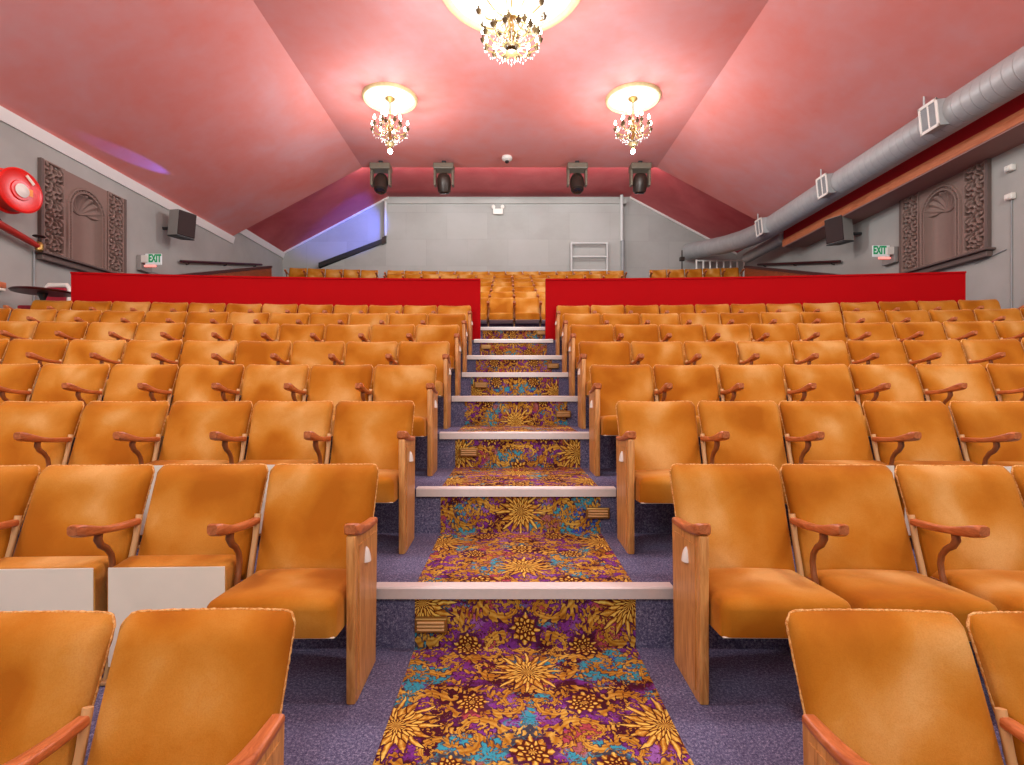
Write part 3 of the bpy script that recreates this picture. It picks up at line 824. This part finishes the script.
def exit_sign(side, W, s, d, z):
    t = thing('exit_sign', 'green EXIT sign with white battery box on the %s wall beside the niche' % side, 'exit sign', (W, d, z), group='exit signs')
    bx = lambda a, b: ((min(s*a[0], s*b[0]), a[1], a[2]), (max(s*a[0], s*b[0]), b[1], b[2]))
    MB().box(*bx((0, -.16, -.16), (.09, .16, .13)), .015).build('battery_box', 'speaker', t)
    MB().box(*bx((.09, -.17, -.02), (.22, -.05, .12)), .012).build('lamp_housing', 'white', t)
    MB().box(*bx((.16, -.15, -.06), (.47, -.13, .15)), .006).build('sign_panel', 'signface', t)
    text('EXIT', .20, 'green', t, (s*.345, -.152, .055), (PI/2, 0, 0))
    b = MB().box(*bx((.14, -.155, -.10), (.36, -.12, -.065)), .01).build('indicator', 'redled', t)
exit_sign('left', XL, 1, 9.95, CH+2.42)
exit_sign('right', XR, -1, 9.6, CH+2.48)
def hf(mb, f, u0, u1, v0, v1, nu, nv):
    """height field: f(u, v) stands out along +x from the wall; u along y, v along z"""
    vs = [(f(u0+(u1-u0)*i/nu, v0+(v1-v0)*j/nv), u0+(u1-u0)*i/nu, v0+(v1-v0)*j/nv) for j in range(nv+1) for i in range(nu+1)]
    N = nu+1; fs = [[j*N+i, j*N+i+1, (j+1)*N+i+1, (j+1)*N+i] for j in range(nv) for i in range(nu)]
    o = len(vs); vs += [(-.14, u, v) for u, v in ((u0, v0), (u1, v0), (u1, v1), (u0, v1))]
    fs += [[o, o+1]+[i for i in range(nu, -1, -1)], [o+2, o+3]+[nv*N+i for i in range(N)],
           [o+3, o]+[j*N for j in range(nv+1)], [o+1, o+2]+[j*N+nu for j in range(nv, -1, -1)]]
    return mb.add(vs, fs)
def plaque(side, W, s, d0, z0):
    """carved plaster niche, u along the wall from the near edge, v up from the sill"""
    t = thing('wall_niche', 'mauve-brown carved plaster arched niche panel on the %s wall' % side, 'wall niche', (W, d0, z0), group='carved wall niches')
    Wd, H = 1.64, 1.40; sw = .38
    def arab(u, v):
        uu, vv = u/.066, v/.066
        a = math.sin(uu*PI+1.7*math.sin(vv*PI*.5))*math.cos(vv*PI+1.4*math.sin(uu*PI*.5)) + .5*math.sin(uu*2.7+vv*3.9)*math.cos(uu*3.3-vv*2.3)
        return .018 + .032*max(-1, min(1, a*2.6))
    def strip(u, v):
        e = min(u, sw-u, v, H-v)
        return .05 if e < .025 else arab(u, v)
    cx, wn = .44, .30; spring = .86
    def niche(u, v):
        x = u-cx; r = math.hypot(x, v-spring) if v > spring else abs(x)
        if r < wn:
            if v > spring - .01 - .016*math.cos(x/wn*7):     # scallop shell
                rr = math.hypot(x, v-spring+.03)/wn; a = math.atan2(v-spring+.03, x)
                return .005 - .10*math.sqrt(max(0, 1-min(1, rr)**2))**1.2 + .018*math.cos(a*17)*min(1, rr)
            return -.05 - .07*math.sqrt(max(0, 1-(x/wn)**2)) if v > .03 else .02
        if r < wn+.028: return .058
        if r < wn+.058: return .024 + (.016 if int((math.atan2(v-spring, x) if v > spring else v*4)*11) % 2 else 0)
        if r < wn+.09: return .062
        return .03
    def place_(mb, du):
        mb.v = [(s*x, y+du, z) for x, y, z in mb.v]; return mb
    place_(hf(MB(), strip, 0, sw, 0, H, 64, 220), 0).build('carved_strip', 'plaque', t)
    place_(hf(MB(), strip, 0, sw, 0, H, 64, 220), Wd-sw).build('carved_strip', 'plaque', t)
    place_(hf(MB(), niche, 0, Wd-2*sw, 0, H, 120, 190), sw).build('arched_niche', 'plaque', t, 50)
    fr = MB()
    fr.box((-.02, -.045, -.0), (.06, 0, H)); place_(fr, 0).build('frame', 'plaquedark', t); fr = MB().box((-.02, Wd, 0), (.06, Wd+.045, H)); place_(fr, 0).build('frame', 'plaquedark', t)
    si = MB().box((0, -.12, -.035), (.16, Wd+.12, 0), .01).box((0, -.07, -.12), (.10, Wd+.07, -.035), .01); place_(si, 0).build('sill', 'plaquedark', t)
plaque('left', XL, 1, 7.78, CH+2.06)
plaque('right', XR, -1, 7.68, CH+2.08)
# fire hose reel
t = thing('fire_hose_reel', 'round red fire hose reel on the left wall beside the niche', 'fire hose reel', (XL+.36, 7.0, CH+2.68), rz=-.12); t.scale = (.9, .9, .9)
RY = Matrix.Rotation(PI/2, 4, 'Y')
MB().lathe([(.31, -.01), (.325, .0), (.325, .02), (.30, .03), (.26, .016), (.15, .012), (.14, .03), (.0, .03)], 48, Matrix.Translation((.09, 0, 0)) @ RY).build('front_disc', 'reel', t, 40)
MB().lathe([(.325, -.02), (.325, .0), (.30, .01), (.02, .01)], 48, Matrix.Translation((-.13, 0, 0)) @ RY).build('rear_disc', 'reel', t, 40)
MB().lathe([(.29, -.12), (.295, -.06), (.285, -.03), (.295, .02), (.29, .08)], 40, RY).build('hose_coil', 'hosered', t, 40)
MB().lathe([(.095, .115), (.10, .135), (.06, .15), (.03, .16)], 32, RY).build('hub_label', 'white', t, 40)
MB().box((.118, .10, -.045), (.126, .16, .06)).build('sticker', 'label_orange', t)
mb = MB().box((.118, -.075, -.02), (.127, .075, .025)); R_ = Matrix.Translation((0, .12, .2)) @ Matrix.Rotation(-.75, 4, 'X')
mb.v = [tuple(R_ @ Vector(p)) for p in mb.v]; mb.build('sticker', 'board', t)
MB().tube([(-.40, 0, 0), (.10, 0, 0)], .035, 12).build('wall_arm', 'hosered', t, 50)
t = thing('fire_hose_pipe', 'red hose pipe with valve on the left wall under the reel', 'pipe', (XL, 0, CH))
MB().tube([(.16, 6.55, 2.30), (.16, 6.95, 2.24), (.14, 7.35, 2.16), (.13, 7.6, 2.10)], [.055, .055, .05, .04], 12).build('pipe', 'hosered', t, 50)
MB().lathe([(.02, -.07), (.05, -.05), (.055, .03), (.03, .07)], 12, Matrix.Translation((.13, 7.62, 2.10))).build('valve', 'brass', t, 40)
MB().tube([(.13, 7.62, 2.17), (.13, 7.62, 2.24)], .012, 8).lathe([(.07, 0), (.08, .01), (.07, .02)], 16, Matrix.Translation((.13, 7.62, 2.24))).build('hand_wheel', 'hose', t, 50)
MB().tube([(.02, 7.66, 2.06), (.02, 7.66, .75)], .012, 8).build('down_pipe', 'grille', t, 50)
MB().tube([(.16, 6.6, 2.36), (.13, 6.75, 2.46), (.10, 6.85, 2.48), (.12, 7.05, 2.28)], .022, 8).build('nozzle_hose', 'hose', t, 50)
# right wall fittings
for z, nm in ((3.12, 'upper'), (2.72, 'lower')):
    t = thing('wall_fitting', '%s of the two small white fittings on the right wall beyond the niche edge' % nm, 'wall fitting', (XR, 7.32, CH+z))
    MB().box((-.07, -.06, -.045), (0, .06, .045), .014).build('body', 'white', t)
    MB().lathe([(.03, 0), (.034, .012), (.02, .03)], 12, Matrix.Translation((-.07, 0, -.01)) @ Matrix.Rotation(-PI/2, 4, 'Y')).build('cap', 'white', t, 40)
o = MB().tube([(XR-.012, 7.32, CH+2.68), (XR-.012, 7.32, CH+.42)], .009, 8).build('cable', 'grille', None, 50)
tag(o, 'thin grey cable running down the right wall from the lower white fitting', 'cable')
o = MB().tube([(XR-.012, 7.4, CH+2.0), (XR-.012, 7.9, CH+1.92)], .008, 8).build('cable', 'grille', None, 50)
tag(o, 'short level cable under the right wall niche sill', 'cable')
o = MB().tube([(XL+.012, 10.1, CH+2.32), (XL+.012, 12.2, CH+2.30)], .008, 8).build('cable', 'grille', None, 50)
tag(o, 'thin cable running along the left wall from the exit sign', 'cable')
t = thing('wall_box', 'small orange and cream box low on the left wall at the picture edge', 'wall box', (XL, 7.12, CH+1.42))
MB().box((0, -.1, -.02), (.08, .06, .06), .012).build('body', 'trimwood', t)
MB().box((0, -.1, -.06), (.07, .06, -.021), .01).build('base', 'board', t)
# round table and chair in the left gangway
t = thing('round_table', 'dark red-brown round table at the left end of the partition', 'table', (-6.38, 7.13, NOSE_Z[6]))
H = CH+1.36-NOSE_Z[6]
MB().lathe([(.02, H-.03), (.33, H-.03), (.345, H-.015), (.33, H), (.02, H)], 40).build('tabletop', 'tabletop', t, 40)
MB().lathe([(.03, .03), (.03, H-.12), (.06, H-.04), (.06, H-.03)], 16).build('pedestal', 'black', t, 40)
MB().lathe([(.16, 0), (.16, .02), (.05, .05), (.03, .06)], 32).build('base', 'black', t, 40)
t = thing('side_chair', 'white-framed chair with crimson back behind the dark round table', 'chair', (-6.70, 7.52, NOSE_Z[6]), rz=.05)
mb = MB().tube([(-.19, .17, 0), (-.19, .19, .45), (-.18, .23, .78), (-.13, .24, .85), (.13, .24, .85), (.18, .23, .78), (.19, .19, .45), (.19, .17, 0)], .035, 10)
mb.build('frame', 'white', t, 50)
MB().box((-.15, .19, .52), (.15, .235, .81), .02).build('backrest', 'chairred', t)
MB().box((-.2, -.22, .42), (.2, .2, .48), .02).build('seat', 'chairred', t)
for sx in (-.17, .17): MB().tube([(sx, -.18, 0), (sx, -.18, .43)], .018, 8).build('leg', 'white', t, 50)

# ------------------------------------------------------------------ lights
def aim(o, target):
    o.rotation_euler = (Vector(target)-o.location).to_track_quat('-Z', 'Y').to_euler()
a = lamp('front_fill', 'AREA', (0, -3.4, 4.6), 390, (.88, .97, 1), shape='RECTANGLE', size=10, size_y=3.0); aim(a, (0, 8, 5.0))  # unseen broad fill added at the stage end for seats and ceiling
for x in (-4.0, 4.0):
    lamp('ceiling_fill', 'POINT', (x, 1.6, 5.3), 430, (.90, .97, 1), shadow_soft_size=.35)  # unseen fill lamps added to brighten the near ceiling
a = lamp('rear_fill', 'AREA', (0, 13.6, 6.9), 95, (.97, .98, 1), shape='RECTANGLE', size=8, size_y=.4); aim(a, (0, 16, 6.2))  # unseen strip added to lift the rear ceiling
b = lamp('blue_beam', 'SPOT', (-2.2, 13.6, CH+5.2), 1100, (.04, .11, 1), spot_size=math.radians(34), spot_blend=.6, shadow_soft_size=.05); aim(b, (-5.0, BACK, CH+5.05))
b = lamp('violet_beam', 'SPOT', (-6.15, 11.6, CH+3.95), 900, (.12, .14, 1), spot_size=math.radians(7), spot_blend=.5, shadow_soft_size=.02); aim(b, (-6.72, 8.8, CH+4.15))
w = bpy.data.worlds.new('world'); SC.world = w; w.use_nodes = True
w.node_tree.nodes['Background'].inputs[0].default_value = (.8, .85, 1, 1); w.node_tree.nodes['Background'].inputs[1].default_value = .3

# ------------------------------------------------------------------ camera
cam = bpy.data.cameras.new('camera'); co = bpy.data.objects.new('camera', cam); COL.objects.link(co)
co.location = (0, 0, CH); co.rotation_euler = (PI/2, 0, 0)
cam.sensor_width = 36; cam.lens = 36*F/1024; cam.shift_x = 4/1024; cam.shift_y = 7.5/1024; cam.clip_start = .05
SC.camera = co
vs = SC.view_settings
vs.view_transform = 'Standard'; vs.look = 'None'; vs.gamma = 1; vs.exposure = 0; vs.use_curve_mapping = False
